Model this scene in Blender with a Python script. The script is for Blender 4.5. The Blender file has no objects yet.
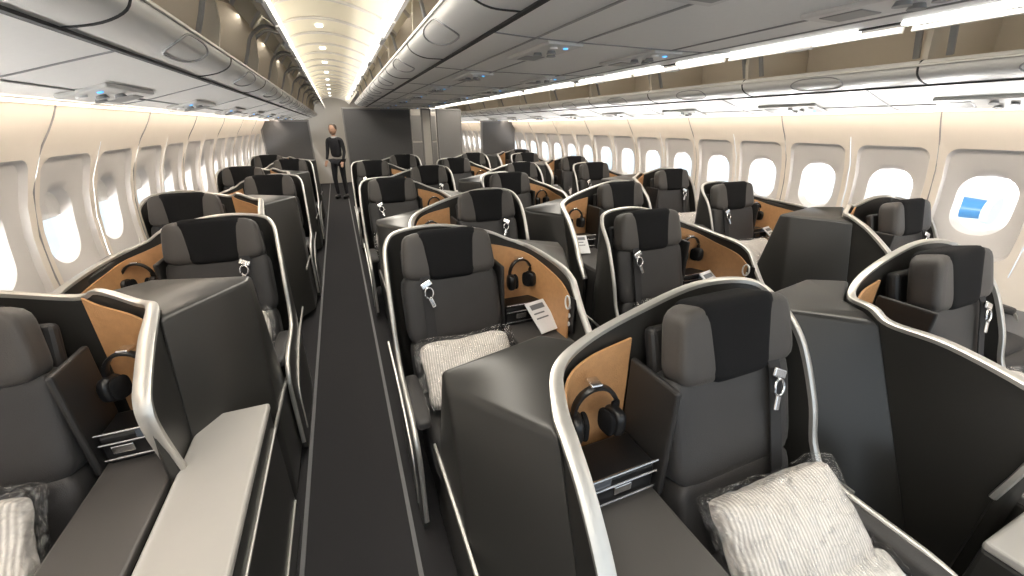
import bpy, bmesh, math, random
from mathutils import Vector, Matrix
from mathutils import noise as nz
random.seed(4)
S=bpy.context.scene
COL=S.collection
XC=1.25
# ---------------- materials ----------------
def mat(name,col,rough=.5,metal=0,noise=0,nscale=60,bump=0,bscale=200,spec=.5,emit=None,estr=0,coat=0,sheen=0):
    m=bpy.data.materials.new(name); m.use_nodes=True
    nt=m.node_tree; b=nt.nodes['Principled BSDF']
    b.inputs['Base Color'].default_value=(*col,1)
    b.inputs['Roughness'].default_value=rough
    b.inputs['Metallic'].default_value=metal
    b.inputs['Specular IOR Level'].default_value=spec
    b.inputs['Coat Weight'].default_value=coat
    b.inputs['Sheen Weight'].default_value=sheen
    tc=nt.nodes.new('ShaderNodeTexCoord')
    if noise:
        n=nt.nodes.new('ShaderNodeTexNoise'); n.inputs['Scale'].default_value=nscale; n.inputs['Detail'].default_value=4
        nt.links.new(tc.outputs['Object'],n.inputs['Vector'])
        r=nt.nodes.new('ShaderNodeMix'); r.data_type='RGBA'
        r.inputs[6].default_value=(*[c*(1-noise) for c in col],1)
        r.inputs[7].default_value=(*[min(1,c*(1+noise)) for c in col],1)
        nt.links.new(n.outputs['Fac'],r.inputs[0]); nt.links.new(r.outputs[2],b.inputs['Base Color'])
    if bump:
        n2=nt.nodes.new('ShaderNodeTexNoise'); n2.inputs['Scale'].default_value=bscale; n2.inputs['Detail'].default_value=3
        nt.links.new(tc.outputs['Object'],n2.inputs['Vector'])
        bp=nt.nodes.new('ShaderNodeBump'); bp.inputs['Strength'].default_value=bump; bp.inputs['Distance'].default_value=.005
        nt.links.new(n2.outputs['Fac'],bp.inputs['Height']); nt.links.new(bp.outputs['Normal'],b.inputs['Normal'])
    if emit:
        b.inputs['Emission Color'].default_value=(*emit,1); b.inputs['Emission Strength'].default_value=estr
    return m
M={}
M['wall']=mat('sidewall_plastic',(.82,.75,.67),.5,noise=.03,nscale=8)
M['wall2']=mat('sidewall_bezel',(.68,.655,.64),.45,noise=.03,nscale=8)
M['shade']=mat('window_shade',(.70,.68,.66),.6,noise=.03)
M['dado']=mat('dado_grey',(.30,.29,.29),.6,noise=.05)
M['bin']=mat('bin_plastic',(.66,.65,.63),.33,noise=.02,nscale=5)
M['binin']=mat('bin_interior_beige',(.60,.54,.45),.6,noise=.04,nscale=5)
M['psu']=mat('psu_panel',(.80,.79,.77),.42,noise=.03)
M['psud']=mat('psu_detail_grey',(.28,.28,.28),.4,noise=.03)
M['ceil']=mat('ceiling_panel',(.84,.79,.66),.5,noise=.02,nscale=5)
M['dark']=mat('dark_gap',(.03,.03,.03),.7,noise=.1)
M['carpet']=mat('aisle_carpet',(.034,.033,.035),.95,noise=.35,nscale=350,bump=.3,bscale=500,spec=.1)
M['track']=mat('seat_track_cover',(.13,.13,.135),.6,noise=.1)
M['seat']=mat('seat_leather',(.033,.0315,.032),.50,noise=.12,nscale=12,bump=.25,bscale=350,spec=.4,sheen=.06)
M['head']=mat('headrest_leather',(.055,.050,.047),.50,noise=.1,nscale=12,bump=.2,bscale=300,spec=.4,sheen=.06)
M['cover']=mat('headrest_cloth',(.008,.008,.009),.9,noise=.2,nscale=300,bump=.3,bscale=400,spec=.2)
M['hull']=mat('shell_dark',(.030,.029,.027),.32,noise=.05,nscale=6)
M['hullin']=mat('shell_inner',(.025,.024,.024),.45,noise=.05,nscale=6)
M['table']=mat('console_top',(.078,.073,.070),.40,noise=.05,nscale=6)
M['trim']=mat('shell_trim_silver',(.58,.565,.535),.33,metal=.7,noise=.08,nscale=25)
M['ledge']=mat('ledge_grey',(.38,.365,.345),.42,noise=.04,nscale=9)
M['tan']=mat('niche_copper_leather',(.52,.28,.125),.5,noise=.16,nscale=45,bump=.4,bscale=220)
M['black']=mat('black_plastic',(.008,.008,.009),.35,noise=.1)
M['metal']=mat('polished_metal',(.75,.75,.76),.22,metal=1,noise=.02)
M['belt']=mat('belt_webbing',(.020,.020,.022),.8,noise=.2,nscale=300)
M['paper']=mat('booklet_paper',(.74,.74,.76),.6,noise=.05)
M['ink']=mat('booklet_ink',(.16,.17,.19),.6,noise=.05)
M['white']=mat('white_icon',(.8,.8,.8),.5,noise=.02)
M['blue']=mat('call_button_blue',(.05,.3,.8),.4,emit=(.1,.45,1),estr=1.5,noise=.02)
M['strip']=mat('light_strip',(1,1,1),.5,emit=(1,.98,.93),estr=5)
M['cove']=mat('cove_lamp',(1,.9,.8),.5,emit=(1,.84,.66),estr=1.6)
M['part']=mat('partition_grey',(.085,.083,.085),.7,noise=.1,nscale=40)
M['partl']=mat('partition_light',(.20,.19,.185),.6,noise=.06,nscale=30)
M['galley']=mat('galley_beige',(.42,.39,.35),.5,noise=.05)
M['skin']=mat('skin',(.45,.27,.19),.5,noise=.05)
M['cloth']=mat('uniform_black',(.012,.012,.016),.8,noise=.1)
M['shirt']=mat('shirt_white',(.6,.6,.62),.8,noise=.04)
M['hair']=mat('hair_dark',(.03,.018,.012),.6,noise=.2)
M['apron']=mat('apron_concrete',(.48,.52,.55),.9,noise=.1,nscale=.3)
M['acwhite']=mat('aircraft_white',(.58,.66,.72),.35,noise=.03,nscale=.5)
M['acblue']=mat('aircraft_blue',(.05,.18,.36),.3,noise=.03)
M['screen']=mat('touch_screen',(.02,.02,.025),.1,emit=(.35,.40,.45),estr=.12,noise=.1)
def mixglass(name,fac,rough,bump=0):
    m=bpy.data.materials.new(name); m.use_nodes=True; nt=m.node_tree
    for n in list(nt.nodes): nt.nodes.remove(n)
    o=nt.nodes.new('ShaderNodeOutputMaterial'); mx=nt.nodes.new('ShaderNodeMixShader')
    t=nt.nodes.new('ShaderNodeBsdfTransparent'); g=nt.nodes.new('ShaderNodeBsdfGlossy'); g.inputs['Roughness'].default_value=rough
    mx.inputs[0].default_value=fac
    if bump:
        tc=nt.nodes.new('ShaderNodeTexCoord'); n=nt.nodes.new('ShaderNodeTexNoise'); n.inputs['Scale'].default_value=16; n.inputs['Detail'].default_value=5; n.inputs['Distortion'].default_value=3
        bp=nt.nodes.new('ShaderNodeBump'); bp.inputs['Strength'].default_value=1; bp.inputs['Distance'].default_value=bump
        nt.links.new(tc.outputs['Object'],n.inputs['Vector']); nt.links.new(n.outputs['Fac'],bp.inputs['Height']); nt.links.new(bp.outputs['Normal'],g.inputs['Normal'])
        r=nt.nodes.new('ShaderNodeMapRange'); r.inputs[1].default_value=.45; r.inputs[2].default_value=.70; r.inputs[3].default_value=.03; r.inputs[4].default_value=.42
        nt.links.new(n.outputs['Fac'],r.inputs[0]); nt.links.new(r.outputs[0],mx.inputs[0])
    nt.links.new(t.outputs[0],mx.inputs[1]); nt.links.new(g.outputs[0],mx.inputs[2]); nt.links.new(mx.outputs[0],o.inputs[0]); return m
M['glass']=mixglass('window_pane',.06,.05)
M['film']=mixglass('plastic_film',.2,.18,.05)
def pillowmat(name,sc,c1,c2,coat,ns,bd):
    m=mat(name,(.6,.58,.56),.5,coat=coat)
    nt=m.node_tree; b=nt.nodes['Principled BSDF']
    tc=nt.nodes.new('ShaderNodeTexCoord')
    w=nt.nodes.new('ShaderNodeTexWave'); w.inputs['Scale'].default_value=sc; w.inputs['Distortion'].default_value=.25; w.inputs['Detail'].default_value=1
    nt.links.new(tc.outputs['Object'],w.inputs['Vector'])
    r=nt.nodes.new('ShaderNodeMix'); r.data_type='RGBA'
    r.inputs[6].default_value=(*c1,1); r.inputs[7].default_value=(*c2,1)
    nt.links.new(w.outputs['Fac'],r.inputs[0]); nt.links.new(r.outputs[2],b.inputs['Base Color'])
    n=nt.nodes.new('ShaderNodeTexNoise'); n.inputs['Scale'].default_value=ns; n.inputs['Detail'].default_value=5; n.inputs['Distortion'].default_value=2.5
    nt.links.new(tc.outputs['Object'],n.inputs['Vector'])
    bp2=nt.nodes.new('ShaderNodeBump'); bp2.inputs['Strength'].default_value=.5; bp2.inputs['Distance'].default_value=bd
    nt.links.new(n.outputs['Fac'],bp2.inputs['Height']); nt.links.new(bp2.outputs['Normal'],b.inputs['Normal'])
    return m
M['pillow']=pillowmat('pillow_striped',30,(.50,.465,.43),(.84,.80,.76),.2,9,.03)
M['blanket']=pillowmat('blanket_in_plastic',30,(.60,.57,.54),(.88,.86,.82),.2,12,.03)
# ---------------- mesh helpers ----------------
def mesh_from(name,verts,faces,m,smooth=False,sharp=None):
    me=bpy.data.meshes.new(name); me.from_pydata([tuple(v) for v in verts],[],faces)
    me.materials.append(M[m])
    bm=bmesh.new(); bm.from_mesh(me); bmesh.ops.remove_doubles(bm,verts=bm.verts,dist=1e-6)
    bmesh.ops.recalc_face_normals(bm,faces=bm.faces); bm.to_mesh(me); bm.free()
    if smooth:
        me.polygons.foreach_set('use_smooth',[True]*len(me.polygons))
        if sharp: me.set_sharp_from_angle(angle=math.radians(sharp))
    me.update(); return me
def rbox(name,size,m,bev=.01,seg=3,mx=None,smooth=False):
    bm=bmesh.new(); bmesh.ops.create_cube(bm,size=1)
    bmesh.ops.scale(bm,vec=size,verts=bm.verts)
    if bev: bmesh.ops.bevel(bm,geom=bm.edges[:],offset=min(bev,min(size)*.49),segments=seg,affect='EDGES',profile=.5)
    if mx: bmesh.ops.transform(bm,matrix=mx,verts=bm.verts)
    me=bpy.data.meshes.new(name); bm.to_mesh(me); bm.free(); me.materials.append(M[m])
    if smooth: me.polygons.foreach_set('use_smooth',[True]*len(me.polygons))
    return me
def puff(name,size,m,e=5,n=9,mx=None,wob=0,seed=0,warp=None):
    bm=bmesh.new(); bmesh.ops.create_cube(bm,size=2)
    bmesh.ops.subdivide_edges(bm,edges=bm.edges[:],cuts=n,use_grid_fill=True)
    for v in bm.verts:
        p=v.co; k=(abs(p.x)**e+abs(p.y)**e+abs(p.z)**e)**(1/e); q=p/k
        if warp: q=warp(q)
        q=Vector((q.x*size[0]/2,q.y*size[1]/2,q.z*size[2]/2))
        if wob: q+=nz.noise_vector(q*6+Vector((seed,seed,0)))*wob+nz.noise_vector(q*26+Vector((0,seed,seed)))*wob*.35
        v.co=q
    if mx: bmesh.ops.transform(bm,matrix=mx,verts=bm.verts)
    me=bpy.data.meshes.new(name); bm.to_mesh(me); bm.free(); me.materials.append(M[m])
    me.polygons.foreach_set('use_smooth',[True]*len(me.polygons)); return me
def join(name,mes):
    mats=[];V=[];Fa=[];mi=[];sm=[]
    for me in mes:
        o=len(V); V+=[v.co.copy() for v in me.vertices]
        if me.materials[0] not in mats: mats.append(me.materials[0])
        k=mats.index(me.materials[0])
        for p in me.polygons: Fa.append([o+i for i in p.vertices]); mi.append(k); sm.append(p.use_smooth)
    r=bpy.data.meshes.new(name); r.from_pydata(V,[],Fa)
    for m in mats: r.materials.append(m)
    r.polygons.foreach_set('material_index',mi); r.polygons.foreach_set('use_smooth',sm); r.update(); return r
def cr(pts,n=6):
    P=[Vector(p) for p in pts]; out=[]
    for i in range(len(P)-1):
        a=P[i-1] if i>0 else P[i]*2-P[i+1]; b=P[i]; c=P[i+1]; d=P[i+2] if i+2<len(P) else c*2-b
        for k in range(n):
            t=k/n
            out.append(.5*((2*b)+(c-a)*t+(2*a-5*b+4*c-d)*t*t+(-a+3*b-3*c+d)*t**3))
    out.append(P[-1]); return out
def frames(P):
    N=[];last=None
    for i in range(len(P)):
        T=(P[min(i+1,len(P)-1)]-P[max(i-1,0)]).normalized()
        h=Vector((T.x,T.y,0))
        if h.length>.3 or last is None:
            n=T.cross(Vector((0,0,1)))
            if n.length<.2: n=Vector((1,0,0))
            n.normalize()
            if last is not None and n.dot(last)<0 and h.length<.6: n=-n
        else:
            n=(last-T*last.dot(T)).normalized()
        last=n; N.append((T,n,n.cross(T)))
    return N
def sweep(name,P,w,h,m,nsec=8,smooth=True):
    P=[Vector(p) for p in P]; F=frames(P); V=[];Fa=[]
    for i,(p,(T,n,u)) in enumerate(zip(P,F)):
        ww=w(i/(len(P)-1)) if callable(w) else w
        for k in range(nsec):
            a=2*math.pi*(k+.5)/nsec; c=math.cos(a);s=math.sin(a)
            c=math.copysign(abs(c)**.5,c); s=math.copysign(abs(s)**.5,s)
            V.append(p+n*c*ww/2+u*s*h/2)
    L=len(P)
    for i in range(L-1):
        for k in range(nsec):
            k2=(k+1)%nsec; Fa.append((i*nsec+k,i*nsec+k2,(i+1)*nsec+k2,(i+1)*nsec+k))
    Fa.append(tuple(range(nsec))); Fa.append(tuple(range((L-1)*nsec,L*nsec)))
    return mesh_from(name,V,Fa,m,smooth,50)
def wallmesh(name,P,zb,th,m):
    P=[Vector(p) for p in P]
    Q=[P[0]]
    for p in P[1:]:
        if (Vector((p.x,p.y))-Vector((Q[-1].x,Q[-1].y))).length>.004: Q.append(p)
    V=[];Fa=[];L=len(Q)
    for i,p in enumerate(Q):
        a=Q[max(0,i-1)];b=Q[min(L-1,i+1)]
        T=Vector((b.x-a.x,b.y-a.y,0)).normalized(); n=Vector((T.y,-T.x,0))
        for s in(1,-1):
            V.append(p+n*s*th/2); V.append(Vector((p.x,p.y,zb))+n*s*th/2)
    for i in range(L-1):
        a=i*4;b=a+4
        Fa+=[(a,a+1,b+1,b),(a+2,b+2,b+3,a+3),(a,b,b+2,a+2),(a+1,a+3,b+3,b+1)]
    Fa+=[(0,2,3,1),((L-1)*4,(L-1)*4+1,(L-1)*4+3,(L-1)*4+2)]
    return mesh_from(name,V,Fa,m,True,40)
def cyl(name,r,h,m,mx=None,seg=20,r2=None):
    bm=bmesh.new(); bmesh.ops.create_cone(bm,cap_ends=True,segments=seg,radius1=r,radius2=r if r2 is None else r2,depth=h)
    if mx: bmesh.ops.transform(bm,matrix=mx,verts=bm.verts)
    me=bpy.data.meshes.new(name); bm.to_mesh(me); bm.free(); me.materials.append(M[m])
    me.polygons.foreach_set('use_smooth',[True]*len(me.polygons)); me.set_sharp_from_angle(angle=math.radians(40)); return me
def T(x,y,z): return Matrix.Translation((x,y,z))
def R(a,ax): return Matrix.Rotation(math.radians(a),4,ax)
def obj(name,me,parent=None,loc=(0,0,0),rot=None):
    o=bpy.data.objects.new(name,me); COL.objects.link(o)
    if parent: o.parent=parent
    o.location=loc
    if rot: o.rotation_euler=rot
    return o
def empty(name,loc=(0,0,0),parent=None):
    o=bpy.data.objects.new(name,None); COL.objects.link(o); o.location=loc; o.empty_display_size=.1
    if parent: o.parent=parent
    return o
# ---------------- seat module ----------------
TH=math.radians(16)
BO=Vector((0,-.20,.40))
def bp(x,w,d): return BO+Vector((x,math.sin(TH)*w-math.cos(TH)*d,math.cos(TH)*w+math.sin(TH)*d))
def bmx(x,w,d):
    p=bp(x,w,d); return T(*p)@R(-16,'X')
cache={}
DEF=dict(uw=.57,uo=.84,wy=-.10,wz=.99,ey=-.36,ez=.74,trimw=.045,hy=.19,hz=.0,back=.11,vert=0)
def seat_parts(c,kw):
    d=dict(DEF); d.update(kw); key=(c,tuple(sorted(d.items())))
    if key in cache: return cache[key]
    uw,uo,wy,wz,ey,ez,trimw,hy,hz,back,vert=[d[k] for k in('uw','uo','wy','wz','ey','ez','trimw','hy','hz','back','vert')]
    parts=[]
    def q(u,y,z): return Vector((u*c,y,z))
    A=parts.append
    A(('lower_back',puff('lower_back',(.48,.13,.32),'seat',7,9,bmx(0,.14,0))))
    A(('upper_back',puff('upper_back',(.49,.13,.36),'seat',7,9,bmx(0,.445,.0))))
    hw=lambda v: Vector((v.x*(1-.05*v.z),v.y-.25*abs(v.x)**3,v.z))
    A(('headrest',puff('headrest',(.45,.12,.235),'head',6,9,bmx(0,.705,.02),warp=hw)))
    A(('headrest_cover',puff('headrest_cover',(.27,.130,.247),'cover',9,9,bmx(0,.707,.020),warp=lambda v: Vector((v.x*(1+.14*v.z),v.y,v.z)))))
    A(('back_support',rbox('back_support',(.44,.05,.7),'hullin',.02,3,bmx(0,.40,-.07))))
    A(('seat_cushion',puff('seat_cushion',(.50,.56,.15),'seat',6,9,T(0,-.50,.39))))
    A(('leg_rest',puff('leg_rest',(.46,.10,.30),'seat',6,7,T(0,-.78,.27)@R(12,'X'))))
    A(('seat_base',rbox('seat_base',(.46,.56,.30),'black',.02,2,T(0,-.42,.17))))
    u0=-.135
    pts=[bp(u0*c,w,dd) for w,dd in((.64,.06),(.585,.078),(.45,.078),(.28,.078),(.12,.078),(.03,.085))]
    pts+= [q(u0,-.36,.475),q(u0+.08,-.5,.475)]
    P=cr(pts,4); V=[];Fa=[]
    for i,p in enumerate(P):
        for dx,dd in((-.024,0),(.024,0),(.024,.003),(-.024,.003)): V.append(p+Vector((dx,-dd,dd)))
    for i in range(len(P)-1):
        for k in range(4):
            k2=(k+1)%4; Fa.append((i*4+k,i*4+k2,(i+1)*4+k2,(i+1)*4+k))
    A(('shoulder_belt',mesh_from('shoulder_belt',V,Fa,'belt')))
    b0=bp(u0*c,.57,.095)
    A(('belt_buckle_plate',rbox('belt_buckle_plate',(.055,.012,.03),'metal',.005,2,T(*b0)@R(-16,'X')@R(-25*c,'Y'))))
    ring=[bp(u0*c+.020*math.cos(t)+.008*c,.528+.026*math.sin(t),.10) for t in [i*math.pi/8 for i in range(17)]]
    A(('belt_buckle_ring',sweep('belt_buckle_ring',ring,.008,.008,'metal')))
    A(('belt_buckle_tongue',rbox('belt_buckle_tongue',(.020,.01,.05),'metal',.004,2,T(*bp(u0*c+.018*c,.48,.098))@R(-16,'X')@R(-18*c,'Y'))))
    ax=-.305; bk=back
    zc=min(1.07,max(1.045,wz+.015)) if wz<1.06 else wz+.02
    if vert: path=[(uw+.02,ey+.03,.62),(uw+.012,ey+.012,.74),(uw+.006,ey,.86),(uw+.004,ey+.015,.93),(uw+.002,ey+.06,.975),(uw,(ey+wy)/2+.04,(.99+wz)/2+.01),(uw-.002,wy-.02,wz-.01),(uw-.012,wy+.05,wz+.02)]
    else: path=[(uw+.02,ey-.16,ez-.20),(uw+.015,ey-.04,ez-.06),(uw+.005,ey+.04,ez+.05),(uw,(ey+wy)/2+.02,(ez+wz)/2+.04),(uw-.002,wy-.02,wz-.015),(uw-.012,wy+.05,wz+.02)]
    if wy<-.2: path+=[(uw-.02,-.10,wz+.035)]
    path+=[(uw-.07,bk-.06,zc),(uw-.18,bk-.012,zc+.04),(.24,bk-.002,1.145),(.0,bk+.005,1.195),(-.21,bk-.01,1.185),(-.285,.04,1.14),(ax,-.07,1.03),(ax-.005,-.16,.84),(ax-.005,-.21,.68),(ax-.005,-.29,.605),(ax-.008,-.56,.585),(ax-.008,-.65,.53),(ax-.005,-.67,.40),(ax-.005,-.67,.10)]
    P=cr([q(*p) for p in path],6)
    tw=lambda s: trimw*(1.0 if s<.25 else (1.0-.42*min(1,(s-.25)/.15)))
    A(('shell_trim',sweep('shell_trim',P,tw,.020,'trim')))
    A(('shell_wall',wallmesh('shell_wall',[p-Vector((0,0,.004)) for p in P if p.z>.2],.06,.022,'hull')))
    L=[(uw-.028,wy-.05,wz-.09),(uw-.034,wy+.03,wz-.04)]
    if wy<-.2: L+=[(uw-.04,-.10,wz-.01)]
    L+=[(uw-.085,bk-.085,zc-.035),(uw-.18,bk-.04,zc),(.27,bk-.03,zc+.03)]
    A(('niche_liner',wallmesh('niche_liner',cr([q(*p) for p in L],5),.65,.008,'tan')))
    zt=wz-.012; rz=1.0+hz; ry=max(.24,hy+.07)
    top=[q(uw+.012,wy+.0,zt),q(uo,hy,zt-.015+hz*.2),q(uo,ry,rz-.01),q(uw-.12,ry,max(rz,zc)),q(uw-.19,bk+.02,zc+.03),q(uw-.065,bk-.045,zc-.012),q(uw-.004,wy+.06,zt+.01)]
    fb=ey-.1 if not vert else ey+.05
    bot=[q(uw+.01,fb,.06),q(uo,fb+.34,.06),q(uo,.58,.06),q(uw-.12,.58,.06),q(uw-.2,.30,.06),q(uw-.06,.2,.06),q(uw,.0,.06)]
    V=top+bot;Fa=[(0,1,2,3,4,5,6)]+[(i,(i+1)%7,7+(i+1)%7,7+i) for i in range(7)]
    me=mesh_from('footwell_fairing',V,Fa,'hull')
    bm=bmesh.new(); bm.from_mesh(me)
    es=[e for e in bm.edges if (len(e.link_faces)==2 and e.calc_face_angle(0)>.4)]
    bmesh.ops.bevel(bm,geom=es,offset=.018,segments=3,affect='EDGES',profile=.5)
    bm.to_mesh(me); bm.free(); me.polygons.foreach_set('use_smooth',[True]*len(me.polygons)); me.set_sharp_from_angle(angle=math.radians(30))
    A(('footwell_fairing',me))
    low=[q(uo+.004,ey+.25,.50),q(uo+.004,.1,.50),q(uo+.004,.5,.48)]
    A(('side_rail',sweep('side_rail',cr(low,3),.012,.018,'trim')))
    A(('armrest_pad',puff('armrest_pad',(.065,.36,.05),'seat',5,6,T(-.272*c,-.46,.575))))
    lo=[q(ax-.02,.20,.52),q(ax-.02,-.15,.50),q(ax-.02,-.45,.42),q(ax-.02,-.56,.34),q(ax-.02,-.58,.12)]
    A(('armrest_side_rail',sweep('armrest_side_rail',cr(lo,4),.010,.016,'trim')))
    um=(.27+uw)/2; cw=uw-.27
    A(('console_top',rbox('console_top',(cw-.01,.75,.03),'table',.008,2,T(um*c,-.34,.635))))
    A(('console_body',rbox('console_body',(cw-.02,.70,.56),'hullin',.01,2,T(um*c,-.34,.34))))
    A(('niche_divider',rbox('niche_divider',(.02,.20,.38),'hullin',.008,2,T(.262*c,-.03,.82))))
    A(('niche_box',rbox('niche_box',(cw-.05,.14,.11),'black',.01,2,T((um-.01)*c,-.04,.705))))
    for i,z in enumerate((.675,.735,.775)):
        A(('shelf_bar_%d'%i,rbox('shelf_bar',(cw-.05,.008,.008),'metal',.003,2,T((um-.01)*c,-.118,z))))
    A(('shelf_bar_end',rbox('shelf_bar_end',(.008,.008,.10),'metal',.003,2,T((uw-.045)*c,-.118,.725))))
    A(('usb_panel',rbox('usb_panel',(.06,.006,.03),'metal',.003,2,T((um-.04)*c,-.113,.706))))
    A(('touch_screen',rbox('touch_screen',(.07,.006,.035),'screen',.003,2,T((um+.04)*c,-.113,.755))))
    if wy<-.2:
        yc=(wy+ey)/2+.05
        A(('control_panel',rbox('control_panel',(.010,.15,.19),'black',.005,2,T((uw-.018)*c,yc,.79))))
        for i in range(6):
            A(('control_key_%d'%i,cyl('control_key',.013,.006,'white',T((uw-.025)*c,yc-.03+.05*(i%2),.735+.024*i)@R(90,'Y'),12)))
        hr=[q(uw-.04,yc-.035+.022*math.cos(t),.86+.035*math.sin(t)) for t in [k*math.pi/8 for k in range(17)]]
        A(('handset_loop',sweep('handset_loop',hr,.008,.008,'white')))
    cache[key]=parts; return parts
def seat(X,Y,c,**kw):
    e=empty('business_class_seat',(X,Y,0))
    for n,me in seat_parts(c,kw): obj(n,me,e)
    return e
def headphone_parts():
    arc=[Vector((.075*math.cos(t),0,.085*math.sin(t))) for t in [math.radians(-15+i*210/16) for i in range(17)]]
    P=[('band',sweep('band',arc,.028,.014,'black'))]
    for s in(-1,1):
        P.append(('ear_cup',puff('ear_cup',(.05,.085,.10),'black',3,6,T(s*.070,-.01,-.05)@R(s*12,'Z'))))
        P.append(('ear_cushion',puff('ear_cushion',(.025,.075,.09),'cover',3,6,T(s*.040,-.012,-.05)@R(s*12,'Z'))))
    P.append(('hook',rbox('hook',(.04,.05,.016),'metal',.004,2,T(0,.02,.088))))
    return P
HP=headphone_parts()
def headphones(X,Y,Z,rz=0):
    e=empty('headphones',(X,Y,Z)); e.rotation_euler=(0,0,math.radians(rz)); e.scale=(.9,.9,.9)
    for n,me in HP: obj(n,me,e)
pw=lambda v: Vector((v.x*(1+.06*abs(v.y)**3),v.y*(1+.06*abs(v.x)**3),v.z*(1-.5*max(abs(v.x),abs(v.y))**4)))
fw=lambda v: Vector((v.x*(1+.05*abs(v.y)**3),v.y*(1+.05*abs(v.x)**3),v.z*(1-.82*max(abs(v.x),abs(v.y))**5)))
BED=[]
for i in range(4):
    s=-1 if i%2 else 1
    ma=T(0,.0,.05)@R(50,'X')@R(3*s,'Z'); mb=T(.05*s,-.17,-.035)@R(20,'X')@R(-9*s,'Z')@R(4,'Y')
    a=puff('a',(.43,.30,.14),'pillow',6,22,ma,.013,i*7.3,pw)
    b=puff('b',(.38,.27,.10),'blanket',7,22,mb,.015,i*5.1+2,pw)
    fa=puff('fa',(.48,.345,.165),'film',7,34,ma,.016,i*3.3+9,fw)
    fb=puff('fb',(.43,.315,.125),'film',7,34,mb,.016,i*4.3+5,fw)
    lb=rbox('l',(.055,.002,.035),'paper',0,1,T(.13*s,-.265,.025)@R(-50,'X'))
    BED.append(join('wrapped_bedding_mesh_%d'%i,[a,b,fa,fb,lb]))
MAG=join('magazine_mesh',[rbox('m',(.13,.19,.008),'paper',.002,2),rbox('m2',(.09,.03,.002),'ink',0,1,T(0,.06,.0045)),rbox('m4',(.07,.008,.002),'ink',0,1,T(-.01,.02,.0045)),rbox('m5',(.08,.008,.002),'ink',0,1,T(-.005,-.01,.0045))])
def rad(*a): return tuple(math.radians(x) for x in a)
def dress(X,Y,c,uw,i,mag=True):
    um=(.27+uw)/2
    if Y<7: headphones(X+um*c,Y-.0,.915,random.uniform(-12,12))
    if Y<6.5:
        obj('wrapped_bedding',BED[i%4],None,(X,Y-.37,.565),rad(random.uniform(-4,4),random.uniform(-3,3),random.uniform(-8,8)))
        if mag: obj('magazine',MAG,None,(X+(um+.045)*c,Y-.20,.725),rad(38,0,14*c))
PITCH=1.12
i=0
for k in range(7):
    Y=.80+PITCH*k
    if k%2==0: xs=[1.02,2.31]; c=-1; kw=dict(uw=.61,uo=.83,wy=-.12)
    else: xs=[.43,1.68]; c=1; kw=dict(uw=.56,uo=.80,wy=-.30,wz=.98,ey=-.44,ez=.80,trimw=.036)
    for j,x in enumerate(xs):
        kk=dict(kw); yy=Y
        if k==0: yy=Y-.03
        if k==0 and j==1: kk.update(wy=-.10,wz=1.03,ey=-.55,vert=1,uw=.57)
        seat(x,yy,c,**kk); dress(x,yy,c,kk['uw'],i,k>0); i+=1
for k in range(7):
    Y=1.52+PITCH*k
    if Y>8.5: break
    for side in(-1,1):
        if k%2==0:
            x=-1.13 if side<0 else 3.58; c=-side; kw=dict(uw=.49,uo=.71,wy=.0,wz=1.10,ey=-.25,ez=.84,hy=.30,hz=.10,back=.17,vert=1)
        else: x=-.71 if side<0 else 3.24; c=side; kw=dict(uw=.52,uo=.62,wy=-.44,wz=.99,ey=-.60,ez=.78,trimw=.036)
        seat(x,Y,c,**kw); dress(x,Y,c,kw['uw'],i,k>0); i+=1
def ledge(X0,X1,Y0,Y1,zt):
    e=empty('front_row_side_cabinet',((X0+X1)/2,(Y0+Y1)/2,0)); w=X1-X0;l=Y1-Y0
    obj('body',rbox('body',(w,l,zt-.03),'hull',.012,2,T(0,0,(zt-.03)/2)),e)
    obj('top',rbox('top',(w+.01,l,.03),'ledge',.01,3,T(0,0,zt-.015)),e)
    obj('edge_rail',rbox('edge_rail',(.008,l-.04,.012),'trim',.003,2,T(w/2+.003,0,zt-.12)),e)
    obj('edge_rail_low',rbox('edge_rail_low',(.008,l-.04,.012),'trim',.003,2,T(w/2+.003,0,.14)),e)
ledge(-.62,-.405,.25,1.56,.66)
ledge(1.48,1.75,-.3,.19,.63)
# ---------------- cabin shell ----------------
Y0,Y1=-2.0,14.0
PR=[(0,2.50),(.4,2.62),(.9,2.665),(1.2,2.655),(1.45,2.59),(1.6,2.51),(1.78,2.37)]
def _wx(z):
    for (a,xa),(b,xb) in zip(PR,PR[1:]):
        if z<=b:
            t=(z-a)/(b-a); return xa+(xb-xa)*t
    return PR[-1][1]
def wxs(z): return sum(_wx(max(0,z+d)) for d in(-.12,-.09,-.06,-.03,0,.03,.06,.09,.12))/9
WP=.538; WY=1.26; WZ=1.18
def rr(hw,hh,r,n):
    out=[]
    for ci,(cx,cy) in enumerate(((hw-r,hh-r),(-hw+r,hh-r),(-hw+r,-hh+r),(hw-r,-hh+r))):
        for k in range(n):
            a=math.pi/2*(ci+k/(n-1)); out.append((cx+r*math.cos(a),cy+r*math.sin(a)))
        nx=((-hw+r,hh-r),(-hw+r,-hh+r),(hw-r,-hh+r),(hw-r,hh-r))[ci]
        a0=out[-1]; a1=math.pi/2*(ci+1); b0=(nx[0]+r*math.cos(a1),nx[1]+r*math.sin(a1))
        for t in(.25,.5,.75): out.append((a0[0]+(b0[0]-a0[0])*t,a0[1]+(b0[1]-a0[1])*t))
    return out
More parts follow.
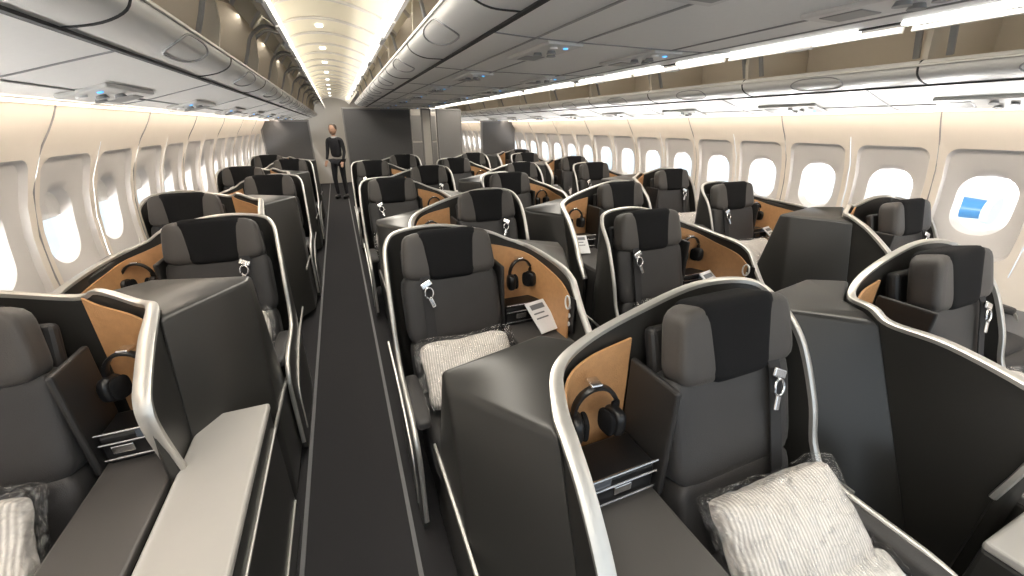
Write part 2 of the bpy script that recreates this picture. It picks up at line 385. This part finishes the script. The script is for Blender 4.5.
def window_panel(side,name):
    n=7;zc=WZ;rings=[]
    for hw,hh,r,o,dz in((WP/2-.002,.42,.001,0,0),(.240,.385,.03,0,0),(.226,.350,.07,0,.01),(.214,.336,.075,.026,.01),(.195,.30,.10,.030,.01),(.165,.235,.12,.036,.0),(.145,.200,.13,.046,0),(.120,.172,.115,.095,0)):
        rings.append([(y,z+dz,o) for y,z in rr(hw,hh,r,n)])
    V=[];Fa=[];N=len(rings[0])
    for r in rings:
        for y,z,o in r:
            zz=zc+z; V.append(Vector((side*(wxs(zz)+o),y,zz)))
    for i in range(len(rings)-1):
        for k in range(N):
            k2=(k+1)%N; Fa.append((i*N+k,i*N+k2,(i+1)*N+k2,(i+1)*N+k))
    me=mesh_from(name,V,Fa,'wall',True,33)
    me.materials.append(M['wall2'])
    me.update()
    for p in me.polygons:
        off=abs(p.center.x)-wxs(p.center.z)
        if off>.006: p.material_index=1
    pv=[Vector((side*(wxs(zc+z)+.093),y,zc+z)) for y,z in rr(.120,.172,.115,n)]
    pane=mesh_from(name+'_pane',pv,[tuple(range(N))],'glass')
    sv=[v for v in [Vector((side*(wxs(zc+z)+.086),y,zc+max(z,.035))) for y,z in rr(.124,.176,.115,n)]]
    sh=mesh_from(name+'_shade',sv,[tuple(range(N))],'shade')
    return me,pane,sh
def extr(name,prof,y0,y1,m,smooth=True,sharp=35):
    V=[];Fa=[]
    for x,z in prof: V+= [Vector((x,y0,z)),Vector((x,y1,z))]
    for k in range(len(prof)-1): Fa.append((2*k,2*k+1,2*k+3,2*k+2))
    return mesh_from(name,V,Fa,m,smooth,sharp)
for side,nm in((-1,'left'),(1,'right')):
    wall=empty('wall_'+nm,(XC,0,0))
    me,pane,sh=window_panel(side,'window_panel_'+nm)
    k=-4;cnt=0
    while WY+WP*k<Y1:
        y=WY+WP*k
        obj('window_panel_%d'%cnt,me,wall,(0,y,0)); obj('window_pane_%d'%cnt,pane,wall,(0,y,0))
        if side<0: obj('window_shade_%d'%cnt,sh,wall,(0,y,0))
        if k%2==0:
            pts=[Vector((side*(wxs(z)-.002),y+WP/2,z)) for z in [.58+.06*i_ for i_ in range(21)]]
            obj('joint_%d'%cnt,sweep('joint',pts,.007,.007,'dado'),wall)
        k+=1;cnt+=1
    obj('lower_panel',extr('lower_panel',[(side*wxs(z),z) for z in (0,.1,.2,.3,.4,.5,.582)],Y0-1,Y1,'dado'),wall)
    obj('sill_band',extr('sill_band',[(side*wxs(z),z) for z in (.58,.62,.66,.70,.762)],Y0-1,Y1,'wall'),wall)
    obj('upper_band',extr('upper_band',[(side*wxs(z),z) for z in (1.598,1.63,1.66,1.69,1.72,1.75,1.79)],Y0-1,Y1,'wall'),wall)
obj('floor',rbox('floor',(5.3,Y1-Y0+1,.05),'carpet',0,1,T(XC,(Y0+Y1)/2,-.025)))
for X in(-.385,.06,2.46,2.86):
    obj('trim_seat_track',rbox('trim_seat_track',(.018,Y1-Y0,.006),'track',0,1,T(X,(Y0+Y1)/2,.003)))
def crp(p,n=5): return [(v.x,v.y) for v in cr([(a,b,0) for a,b in p],n)]
CE=empty('ceiling',(0,0,0))
CL=[(-.40,2.26),(-.32,2.36),(-.14,2.44),(.12,2.45),(.38,2.38),(.50,2.28)]
CRR=[(2*XC-x,z) for x,z in CL]
obj('aisle_panel_left',extr('cl',crp(CL),Y0,Y1,'ceil'),CE)
obj('aisle_panel_right',extr('crr',crp(CRR),Y0,Y1,'ceil'),CE)
obj('upper_skin',rbox('upper_skin',(5.2,Y1-Y0+1,.03),'part',0,1,T(XC,(Y0+Y1)/2,2.64)),CE)
dl=cyl('downlight',.028,.012,'strip',None,16)
y=Y0+.3;i2=0
while y<Y1:
    for nm,pr in(('l',CL),('r',CRR)):
        obj('rib_%s%d'%(nm,i2),sweep('rib',[Vector((a,y,b-.008)) for a,b in crp(pr,4)],.03,.018,'wall2'),CE)
    if i2%2==0:
        obj('downlight_%d'%i2,dl,CE,(.0,y+.28,2.446)); obj('downlight_r%d'%i2,dl,CE,(2.5,y+.28,2.446))
    y+=.56;i2+=1
def mir(p): return [(2*XC-x,z) for x,z in p]
BL=8.9
PSU=[('plate',rbox('plate',(.17,.46,.018),'bin',.008,3)),('speaker_slot',rbox('speaker_slot',(.10,.12,.008),'psud',.004,2,T(0,.13,-.008)))]
for j,(dx,dy) in enumerate(((-.035,-.02),(.035,-.02),(0,-.09))):
    PSU.append(('air_vent_%d'%j,cyl('air_vent',.022,.02,'psud',T(dx,dy,-.012),16,.014)))
PSU.append(('reading_lamp',cyl('reading_lamp',.018,.012,'white',T(-.03,-.17,-.010),14)))
PSU.append(('call_button',rbox('call_button',(.018,.018,.006),'blue',.003,2,T(.03,-.165,-.010))))
def psu(e,X,Y,Z,ry):
    g=empty('passenger_service_unit',(X,Y,Z),e); g.rotation_euler=(0,math.radians(ry),0)
    for n,me in PSU: obj(n,me,g)
OUT=dict(low=[(-1.13,1.775),(-1.0,1.775),(-.86,1.80),(-.70,1.845),(-.56,1.885)],
  lip=[(-.55,1.888),(-.47,1.905),(-.415,1.935),(-.40,1.975),(-.42,2.0),(-.45,1.995)],
  inn=[(-.45,1.995),(-.70,1.955),(-1.0,1.93),(-1.07,1.98),(-1.05,2.2),(-.95,2.36),(-.6,2.42),(-.44,2.38)],
  lid=[(-.44,2.375),(-.36,2.355),(-.265,2.29),(-.205,2.20),(-.19,2.11)],
  div=[(-.44,1.99),(-.70,1.955),(-1.0,1.93),(-1.07,1.98),(-1.05,2.2),(-.95,2.36),(-.6,2.42),(-.44,2.38),(-.40,2.30),(-.41,2.1)],
  arm=[(-.50,2.02),(-.46,2.12),(-.42,2.22),(-.34,2.28),(-.27,2.27)])
CEN=dict(low=[(.62,2.015),(.80,2.008),(1.0,2.005),(1.25,2.005)],
  lip=[(.60,2.018),(.50,2.02),(.435,2.045),(.415,2.085),(.44,2.11),(.47,2.105)],
  inn=[(.47,2.105),(.8,2.08),(1.2,2.08),(1.24,2.12),(1.24,2.45),(.8,2.52),(.52,2.46)],
  lid=[(.52,2.455),(.46,2.41),(.395,2.34),(.36,2.26),(.35,2.17)],
  div=[(.45,2.10),(.8,2.08),(1.2,2.08),(1.24,2.12),(1.24,2.45),(.8,2.52),(.52,2.46),(.47,2.38),(.45,2.2)],
  arm=[(.52,2.12),(.50,2.20),(.48,2.28),(.45,2.33),(.42,2.34)])
def solidlid(name,prof,y0,y1,th,m):
    pr=crp(prof,5); V=[];Fa=[];n=len(pr)
    for s in(0,1):
        for k,(x,z) in enumerate(pr):
            a=pr[max(0,k-1)];b=pr[min(n-1,k+1)]; tx,tz=b[0]-a[0],b[1]-a[1]; l=math.hypot(tx,tz); nx,nz_=-tz/l,tx/l
            for y in(y0,y1): V.append(Vector((x+nx*th*s,y,z+nz_*th*s)))
    N=2*n
    for k in range(n-1):
        a=2*k
        Fa+=[(a,a+1,a+3,a+2),(N+a,N+a+2,N+a+3,N+a+1),(a,a+2,N+a+2,N+a),(a+1,N+a+1,N+a+3,a+3)]
    Fa+=[(0,N,N+1,1),(N-2,N-1,2*N-1,2*N-2)]
    return mesh_from(name,V,Fa,m,True,40)
def bins(D,flip,y0,y1,psus,step=1.06):
    e=empty('open_overhead_bin_row',(0,0,0)); f=mir if flip else (lambda p:p)
    low,lip,inn,lid,div,arm=[f(D[k]) for k in('low','lip','inn','lid','div','arm')]
    obj('service_panel',extr('service_panel',crp(low),y0,y1,'psu'),e)
    obj('bin_lip',extr('bin_lip',crp(lip),y0,y1,'bin'),e)
    obj('bin_interior',extr('bin_interior',crp(inn),y0,y1,'binin'),e)
    px,pz=((low[-1][0]+lip[0][0])/2,(low[-1][1]+lip[0][1])/2) if D is OUT else ((low[0][0]+lip[0][0])/2,(low[0][1]+lip[0][1])/2)
    obj('shadow_gap',rbox('shadow_gap',(.020,y1-y0,.012),'dark',0,1,T(px,(y0+y1)/2,pz)),e)
    for k,(px,pz) in enumerate((low[1],low[2])):
        obj('long_rail_%d'%k,rbox('long_rail',(.012,y1-y0,.006),'psud',.002,1,T(px,(y0+y1)/2,pz-.001)),e)
    obj('lip_handrail',rbox('lip_handrail',(.010,y1-y0,.014),'trim',.003,1,T(lip[3][0]+(.003 if not flip else -.003)*(1 if D is OUT else -1),(y0+y1)/2,lip[3][1])),e)
    dm=[Vector((x,-.012,z)) for x,z in div]+[Vector((x,.012,z)) for x,z in div]; n=len(div)
    dme=mesh_from('divider',dm,[tuple(range(n)),tuple(range(n,2*n))]+[(k,(k+1)%n,n+(k+1)%n,n+k) for k in range(n)],'binin')
    lme=solidlid('lid',lid,.02,step-.02,.018,'bin'); 
    am=sweep('arm',[Vector((x,0,z)) for x,z in crp(arm,4)],.03,.018,'psud')
    lat=rbox('lid_latch',(.03,.16,.02),'psud',.006,2,T(lid[-1][0],step/2,lid[-1][1]))
    hand=rbox('lid_inner_frame',(.012,step-.2,.012),'psud',.004,2,T((lid[2][0]),step/2,lid[2][1]-.012))
    lp=crp(lip,5)
    def at(t):
        f_=t*(len(lp)-1); k=min(int(f_),len(lp)-2); f_-=k
        return (lp[k][0]+(lp[k+1][0]-lp[k][0])*f_,lp[k][1]+(lp[k+1][1]-lp[k][1])*f_)
    rg=[]
    for t in range(25):
        an=t*math.pi/12; a_,b_=at(.34+.20*math.sin(an)); rg.append(Vector((a_,step/2+.16*math.copysign(abs(math.cos(an))**.6,math.cos(an)),b_-.002)))
    rgm=sweep('latch_recess',rg,.007,.007,'psud')
    y=y0+.2;j=0
    while y<y1-.9:
        obj('divider_%d'%j,dme,e,(0,y,0)); obj('lid_%d'%j,lme,e,(0,y,0)); obj('lid_latch_%d'%j,lat,e,(0,y,0)); obj('lid_frame_%d'%j,hand,e,(0,y,0))
        obj('hinge_arm_%d'%(2*j),am,e,(0,y+.07,0)); obj('hinge_arm_%d'%(2*j+1),am,e,(0,y+step-.07,0)); obj('latch_recess_%d'%j,rgm,e,(0,y,0))
        obj('lip_seam_%d'%j,sweep('lip_seam',[Vector((p[0],y,p[1]-.001)) for p in crp(lip,4)],.010,.006,'dark'),e)
        obj('panel_seam_%d'%j,sweep('panel_seam',[Vector((p[0],y+.3,p[1]-.001)) for p in crp(low,4)],.008,.006,'psud'),e)
        y+=step;j+=1
    for k in range(-1,9):
        psu(e,psus[0],.9+PITCH*k+psus[3],psus[1],psus[2])
    return e
BLe=bins(OUT,False,Y0,BL+4,(-.84,1.799,-16,.3))
BRe=bins(OUT,True,Y0,BL+4,(3.34,1.799,16,.3))
bins(CEN,False,Y0,BL-.1,(.95,2.0,0,-.1))
BCR=bins(CEN,True,Y0,BL-.1,(1.50,2.0,0,-.1))
y=-1.0;j=0
while y<BL-.4:
    obj('light_strip_%d'%j,rbox('strip',(.04,.92,.012),'strip',.004,2,T(1.885,y+.46,2.008)),BCR); y+=1.06;j+=1
for s,e in((-1,BLe),(1,BRe)):
    obj('cove_lamp',rbox('cove',(.03,Y1-Y0,.012),'cove',0,1,T(XC+s*2.345,(Y0+Y1)/2,1.768)),e)
# ---------------- aft partitions ----------------
def part(name,x0,x1,z1,m='part',y=BL,th=.06,z0=0):
    e=empty(name,((x0+x1)/2,y,0)); w=x1-x0
    obj('panel',rbox('panel',(w,th,z1-z0),m,.01,2,T(0,0,(z0+z1)/2)),e)
    for s in(-1,1): obj('edge_post',rbox('edge_post',(.025,th+.02,z1-z0),'partl',.006,2,T(s*(w/2-.012),0,(z0+z1)/2)),e)
    obj('top_rail',rbox('top_rail',(w,th+.02,.03),'partl',.006,2,T(0,0,z1-.015)),e)
    return e
part('partition_left',-1.25,-.44,1.78)
part('partition_centre',.16,1.45,2.0)
part('partition_galley',1.66,1.86,2.0,'galley')
part('partition_centre_right',1.98,2.50,2.0,'partl')
part('partition_right',2.95,3.75,1.78)
gw=empty('galley_unit',(1.7,11.2,0))
obj('cabinet',rbox('cabinet',(1.5,.5,2.0),'galley',.01,2,T(0,0,1.0)),gw)
for a in range(4):
    for b in range(3): obj('cart_door',rbox('cart_door',(.33,.02,.6),'partl',.01,2,T(-.54+.36*a,-.26,.34+.64*b)),gw)
obj('wall_back',rbox('wall_back',(5.3,.06,2.6),'galley',.01,2,T(1.25,Y1+.03,1.3)))
# ---------------- people ----------------
def person(name,X,Y,h,face,shirt,pants):
    e=empty(name,(X,Y,0)); e.rotation_euler=(0,0,math.radians(face))
    def sk(nm,pts,edges,m):
        bm=bmesh.new(); lay=bm.verts.layers.skin.verify(); vs=[]
        for i_,p in enumerate(pts):
            v=bm.verts.new(p[:3]); v[lay].radius=(p[3],p[4])
            if i_==0: v[lay].use_root=True
            vs.append(v)
        for a,b in edges: bm.edges.new((vs[a],vs[b]))
        me=bpy.data.meshes.new(nm); bm.to_mesh(me); bm.free(); me.materials.append(M[m])
        o=obj(nm,me,e); o.modifiers.new('s','SKIN').use_smooth_shade=True
        s=o.modifiers.new('ss','SUBSURF'); s.levels=2; s.render_levels=2
        return o
    sk('torso',[(0,0,.98,.15,.11),(0,0,1.12,.13,.095),(0,-.01,1.30,.16,.11),(0,0,1.42,.10,.07),(.17,0,1.40,.055,.055),(.21,-.01,1.13,.042,.042),(.20,-.13,.93,.032,.032),(-.17,0,1.40,.055,.055),(-.21,-.01,1.13,.042,.042),(-.19,-.15,.95,.032,.032)],
       [(0,1),(1,2),(2,3),(3,4),(4,5),(5,6),(3,7),(7,8),(8,9)],shirt)
    sk('legs',[(0,0,.96,.15,.11),(.09,0,.88,.085,.09),(.10,-.01,.50,.055,.06),(.10,.02,.10,.04,.045),(-.09,0,.88,.085,.09),(-.11,-.05,.50,.055,.06),(-.11,0,.10,.04,.045)],
       [(0,1),(1,2),(2,3),(0,4),(4,5),(5,6)],pants)
    sk('neck',[(0,0,1.42,.055,.055),(0,-.01,1.53,.05,.05)],[(0,1)],'skin')
    obj('head',puff('head',(.155,.19,.235),'skin',2.3,8,T(0,-.015,1.625)),e)
    obj('hair',puff('hair',(.17,.19,.21),'hair',2.3,8,T(0,.015,1.66)),e)
    obj('nose',puff('nose',(.025,.035,.045),'skin',2,3,T(0,-.115,1.615)),e)
    for s in(-1,1):
        obj('ear',puff('ear',(.02,.04,.06),'skin',2,3,T(s*.08,0,1.62)),e)
        obj('eye',puff('eye',(.025,.012,.012),'black',2,3,T(s*.033,-.105,1.64)),e)
        obj('shoe',puff('shoe',(.09,.26,.09),'black',3,6,T(s*.105,-.05,.045)),e)
        hx=.20 if s>0 else -.19; hy=-.14 if s>0 else -.16; hz=.91 if s>0 else .93
        pts=[(hx,hy,hz,.03,.02),(hx,hy-.05,hz-.05,.032,.016)]; ed=[(0,1)]
        for f in range(4):
            fx=hx+(-.024+.016*f); L=(.060,.072,.068,.052)[f]
            b=len(pts); pts+=[(fx,hy-.07,hz-.075,.009,.009),(fx,hy-.075-L*.3,hz-.075-L*.6,.008,.008),(fx,hy-.07,hz-.075-L,.007,.007)]; ed+=[(1,b),(b,b+1),(b+1,b+2)]
        b=len(pts); pts+=[(hx-s*.035,hy-.04,hz-.03,.010,.010),(hx-s*.045,hy-.07,hz-.06,.009,.009)]; ed+=[(0,b),(b,b+1)]
        sk('hand',pts,ed,'skin')
    obj('mouth',puff('mouth',(.045,.01,.01),'hair',2,3,T(0,-.108,1.573)),e)
    obj('collar',cyl('collar',.07,.04,'shirt',T(0,0,1.46)),e)
    e.scale=(h/1.74,)*3
person('flight_attendant',-.06,10.9,1.70,-25,'cloth','cloth')
# ---------------- outside ----------------
obj('apron_ground',rbox('apron_ground',(160,160,.2),'apron',0,1,T(0,20,-4.6)))
ac=empty('parked_aircraft',(22,10,0))
obj('fuselage',puff('fuselage',(4.2,44,4.2),'acwhite',3,20,T(0,0,-1.2)),ac)
obj('tail_fin',mesh_from('tail_fin',[Vector((x,y_,z)) for x in(-.15,.15) for y_,z in((-21,.4),(-15,.6),(-19,6),(-22,6))],[(0,1,2,3),(4,5,6,7),(0,1,5,4),(1,2,6,5),(2,3,7,6),(3,0,4,7)],'acblue'),ac)
obj('wing',rbox('wing',(14,5,.5),'acwhite',.15,2,T(0,5,-2.2)),ac)
obj('logo_stand_in_engine',cyl('logo_stand_in_engine',.34,1.2,'acblue',T(-5.2,-4.2,-.55)@R(90,'X'),28,.26),ac)  # plain blue engine shape standing in for an airline logo outside
obj('logo_stand_in_ring',cyl('logo_stand_in_ring',.37,.16,'acwhite',T(-5.2,-4.85,-.55)@R(90,'X'),28),ac)  # pale ring of the same logo stand-in
# ---------------- lights ----------------
def area(name,loc,sx,sy,power,col,rot=(0,0,0)):
    l=bpy.data.lights.new(name,'AREA'); l.shape='RECTANGLE'; l.size=sx; l.size_y=sy; l.energy=power; l.color=col
    o=bpy.data.objects.new(name,l); COL.objects.link(o); o.location=loc; o.rotation_euler=[math.radians(a) for a in rot]; return o
area('aisle_ceiling_lamp_left',(.06,5.5,2.40),.35,15,135,(1,.94,.84))
area('aisle_ceiling_lamp_right',(2.44,5.5,2.40),.35,15,135,(1,.94,.84))
for nm,x,ry in(('a',-.26,160),('b',.40,200),('c',2.10,160),('d',2.76,200)):
    area('ceiling_uplight_fill_'+nm,(x,5.5,2.32),.03,15,8.5,(1,.88,.68),(0,ry,0))  # added uplights that brighten the ceiling panels, no fixture behind them
for nm,x,z,ry in(('l',-.47,2.34,60),('cl',.56,2.42,-60),('cr',1.94,2.42,60),('r',2.97,2.34,-60)):
    area('bin_interior_fill_'+nm,(x,4.5,z),.02,12,9,(1,.92,.80),(0,ry,0))  # added fill inside the open bins, which have no lamps of their own
for s in(-1,1):
    area('sidewall_wash_lamp_%s'%('left' if s<0 else 'right'),(XC+s*2.20,5.5,1.765),.05,15,42,(1,.86,.70),(0,-s*30,0))
for s in(-1,1):
    area('apron_bounce_fill_%s'%('left' if s<0 else 'right'),(XC+s*5.6,5,-1.2),1.8,20,5200,(1,.98,.95),(0,s*125,0))  # added uplight through the windows to brighten the bin undersides
W=bpy.data.worlds.new('outside_sky'); S.world=W; W.use_nodes=True
bg=W.node_tree.nodes['Background']; bg.inputs[0].default_value=(.82,.92,1,1); bg.inputs[1].default_value=1.3
sun=bpy.data.lights.new('sun','SUN'); sun.energy=2.5; so=bpy.data.objects.new('sun',sun); COL.objects.link(so); so.rotation_euler=rad(20,-25,0); so.location=(0,0,20)
# ---------------- camera ----------------
cd=bpy.data.cameras.new('camera'); cam=bpy.data.objects.new('camera',cd); COL.objects.link(cam)
cd.lens=396/1024*36; cd.sensor_width=36; cd.clip_start=.02; cd.clip_end=500
cam.location=(0,0,1.68); cam.rotation_euler=(math.radians(90-22.3),0,math.radians(-22.5))
S.camera=cam
S.view_settings.view_transform='Standard'
S.view_settings.exposure=.22
